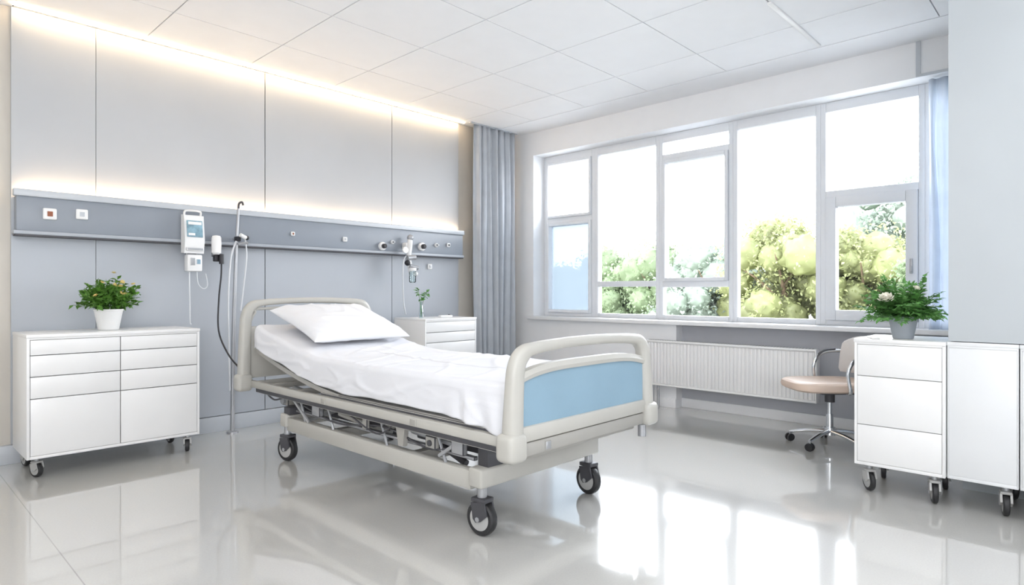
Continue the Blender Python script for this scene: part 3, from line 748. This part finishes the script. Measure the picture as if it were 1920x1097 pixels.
# ------------------------------------------------------------ outside
b=MB('lawn');b.box(6.2,60,-25,60,-.5,-.4);b.fin('outside_ground',kind='stuff',label='ground outside beyond the windows, greyed to curb green bounce',category='ground',smooth=False)
def tree(x,y,h,r,m,label,seed,n=8000,ls=.085,low=.0,core=.70):
    t=thing('tree',(x,y,-.4),label,'tree',group='trees outside the window');q=random.Random(seed);h+=.4
    b=MB('bark');b.tube([(0,0,0),(.05,.02,h*.35),(0,-.03,h*.75)],[.10,.08,.03])
    for k in range(6):
        a=k*1.1;b.tube([(0,0,h*(.25+.07*k)),(math.cos(a)*r*.3,math.sin(a)*r*.3,h*(.4+.07*k)),(math.cos(a)*r*.6,math.sin(a)*r*.6,h*(.5+.07*k))],[.04,.025,.01],seg=7)
    b.fin('trunk',t)
    b=MB(m);bl=[];NB=40
    for k in range(NB):
        a=q.uniform(0,6.28);hh=q.uniform(low,1);rr=r*q.uniform(.1,.85)*math.sqrt(max(.05,1-(max(0,hh-.35)/.65)**2))
        bl.append((Vector((math.cos(a)*rr,math.sin(a)*rr,.25*h*(1-hh)+hh*(h-.3*r))),r*q.uniform(.20,.38)))
    if core:
        for c,R in bl:
            g=bmesh.ops.create_icosphere(b.bm,subdivisions=3,radius=1)
            for v in g['verts']:
                d=v.co.normalized();v.co=c+d*R*core*(1+.4*noise.noise(d*3+c));v.co.z=max(.2,v.co.z)
    for k in range(n):
        c,R=bl[k%NB];d=Vector([q.gauss(0,1) for _ in range(3)]).normalized()
        p=c+d*R*(q.uniform(.62,1.1) if k%4 else q.uniform(1.0,1.4));p.z=max(.2,p.z)
        b.leaf(p,Vector([q.gauss(0,1) for _ in range(3)]),Vector([q.gauss(0,.5),q.gauss(0,.5),1]),ls*q.uniform(.7,1.4),ls*q.uniform(.5,.8))
    b.fin('foliage',t,ang=180,recalc=False)
T1='bushy yellow-green sunlit tree outside the window';T2='soft green leafy shrub outside the window';T3='pale hazy tree with airy foliage outside the window'
tree(14.5,12.6,2.3,1.7,'treeB',T2,1);tree(15,10.4,2.5,1.7,'treeB',T2,2);tree(14.5,8.6,2.5,1.6,'treeB',T2,3)
tree(14,6.8,2.5,1.5,'treeC',T3,4);tree(13.5,4.9,2.85,1.5,'treeA',T1,5);tree(14,3.5,2.6,1.3,'treeA',T1,6)
tree(17,3.2,4.4,2.3,'treeC',T3,7,12000,.10,.12,.6);tree(13,1.9,2.2,1.3,'treeB',T2,8);tree(18,8.6,3.0,2.0,'treeC',T3,9);tree(16,15.2,2.5,1.9,'treeB',T2,10)

# ------------------------------------------------------------ light
w=bpy.data.worlds.new('World');SC.world=w;w.use_nodes=True
N=w.node_tree.nodes;L=w.node_tree.links;bg=N['Background']
tc=N.new('ShaderNodeTexCoord');sx=N.new('ShaderNodeSeparateXYZ');L.new(tc.outputs['Generated'],sx.inputs[0])
r=N.new('ShaderNodeValToRGB');r.color_ramp.elements[0].position=0;r.color_ramp.elements[0].color=(1,1,1,1);r.color_ramp.elements[1].position=.8;r.color_ramp.elements[1].color=(.84,.91,1,1)
L.new(sx.outputs[2],r.inputs[0]);L.new(r.outputs[0],bg.inputs[0]);bg.inputs[1].default_value=12.5
s=bpy.data.lights.new('sun','SUN');s.energy=2.0;s.angle=.1;s.color=(1,.97,.9)
so=bpy.data.objects.new('sun',s);COL.objects.link(so);so.rotation_euler=Vector((.62,-.18,-.62)).to_track_quat('-Z','Y').to_euler();so.location=(0,0,8)
so['label']='sunlight falling on the trees outside';so['category']='sun'
def area(name,loc,rot,sx_,sy_,e,col=(1,1,1),portal=False,lab='unseen fill light added below the ceiling'):
    l=bpy.data.lights.new(name,'AREA');l.shape='RECTANGLE';l.size=sx_;l.size_y=sy_;l.energy=e;l.color=col
    o=bpy.data.objects.new(name,l);COL.objects.link(o);o.location=loc;o.rotation_euler=rot
    if portal:
        try:l.cycles.is_portal=True
        except Exception as ex:print(ex)
    else:
        o['label']=lab;o['category']='light'
    return o
p=area('window_portal',(5.95,2.8,1.83),(0,math.radians(90),0),1.95,4.4,1,portal=True)
p['label']='daylight opening of the window';p['category']='light'
area('ceiling_fill_light',(.6,.3,3.05),(0,0,0),1.2,1.2,26,(1,.985,.96))  # out-of-view fill lights added to lift the interior brightness
area('ceiling_fill_light',(-.6,3.4,3.05),(0,0,0),1.0,1.2,18,(1,.96,.90))
area('ceiling_fill_light',(2.8,-.9,3.05),(0,0,0),1.2,1.0,26,(.96,.98,1))
d=Vector((.55,.60,.58)).to_track_quat('-Z','Y').to_euler()
area('upward_fill',(-1.1,-1.1,1.5),d,2.0,1.2,98,(.98,.985,1),lab='unseen soft fill light added behind the camera, aimed up into the room')  # added fill to brighten ceiling and headwall; no real lamp stands here

cam=bpy.data.cameras.new('Camera');cam.sensor_width=36;cam.lens=1165/1920*36;cam.clip_start=.02
co=bpy.data.objects.new('Camera',cam);COL.objects.link(co);co.location=(0,0,1.15);co.rotation_euler=(math.radians(90),0,-math.atan2(.7240,.6898))
SC.camera=co
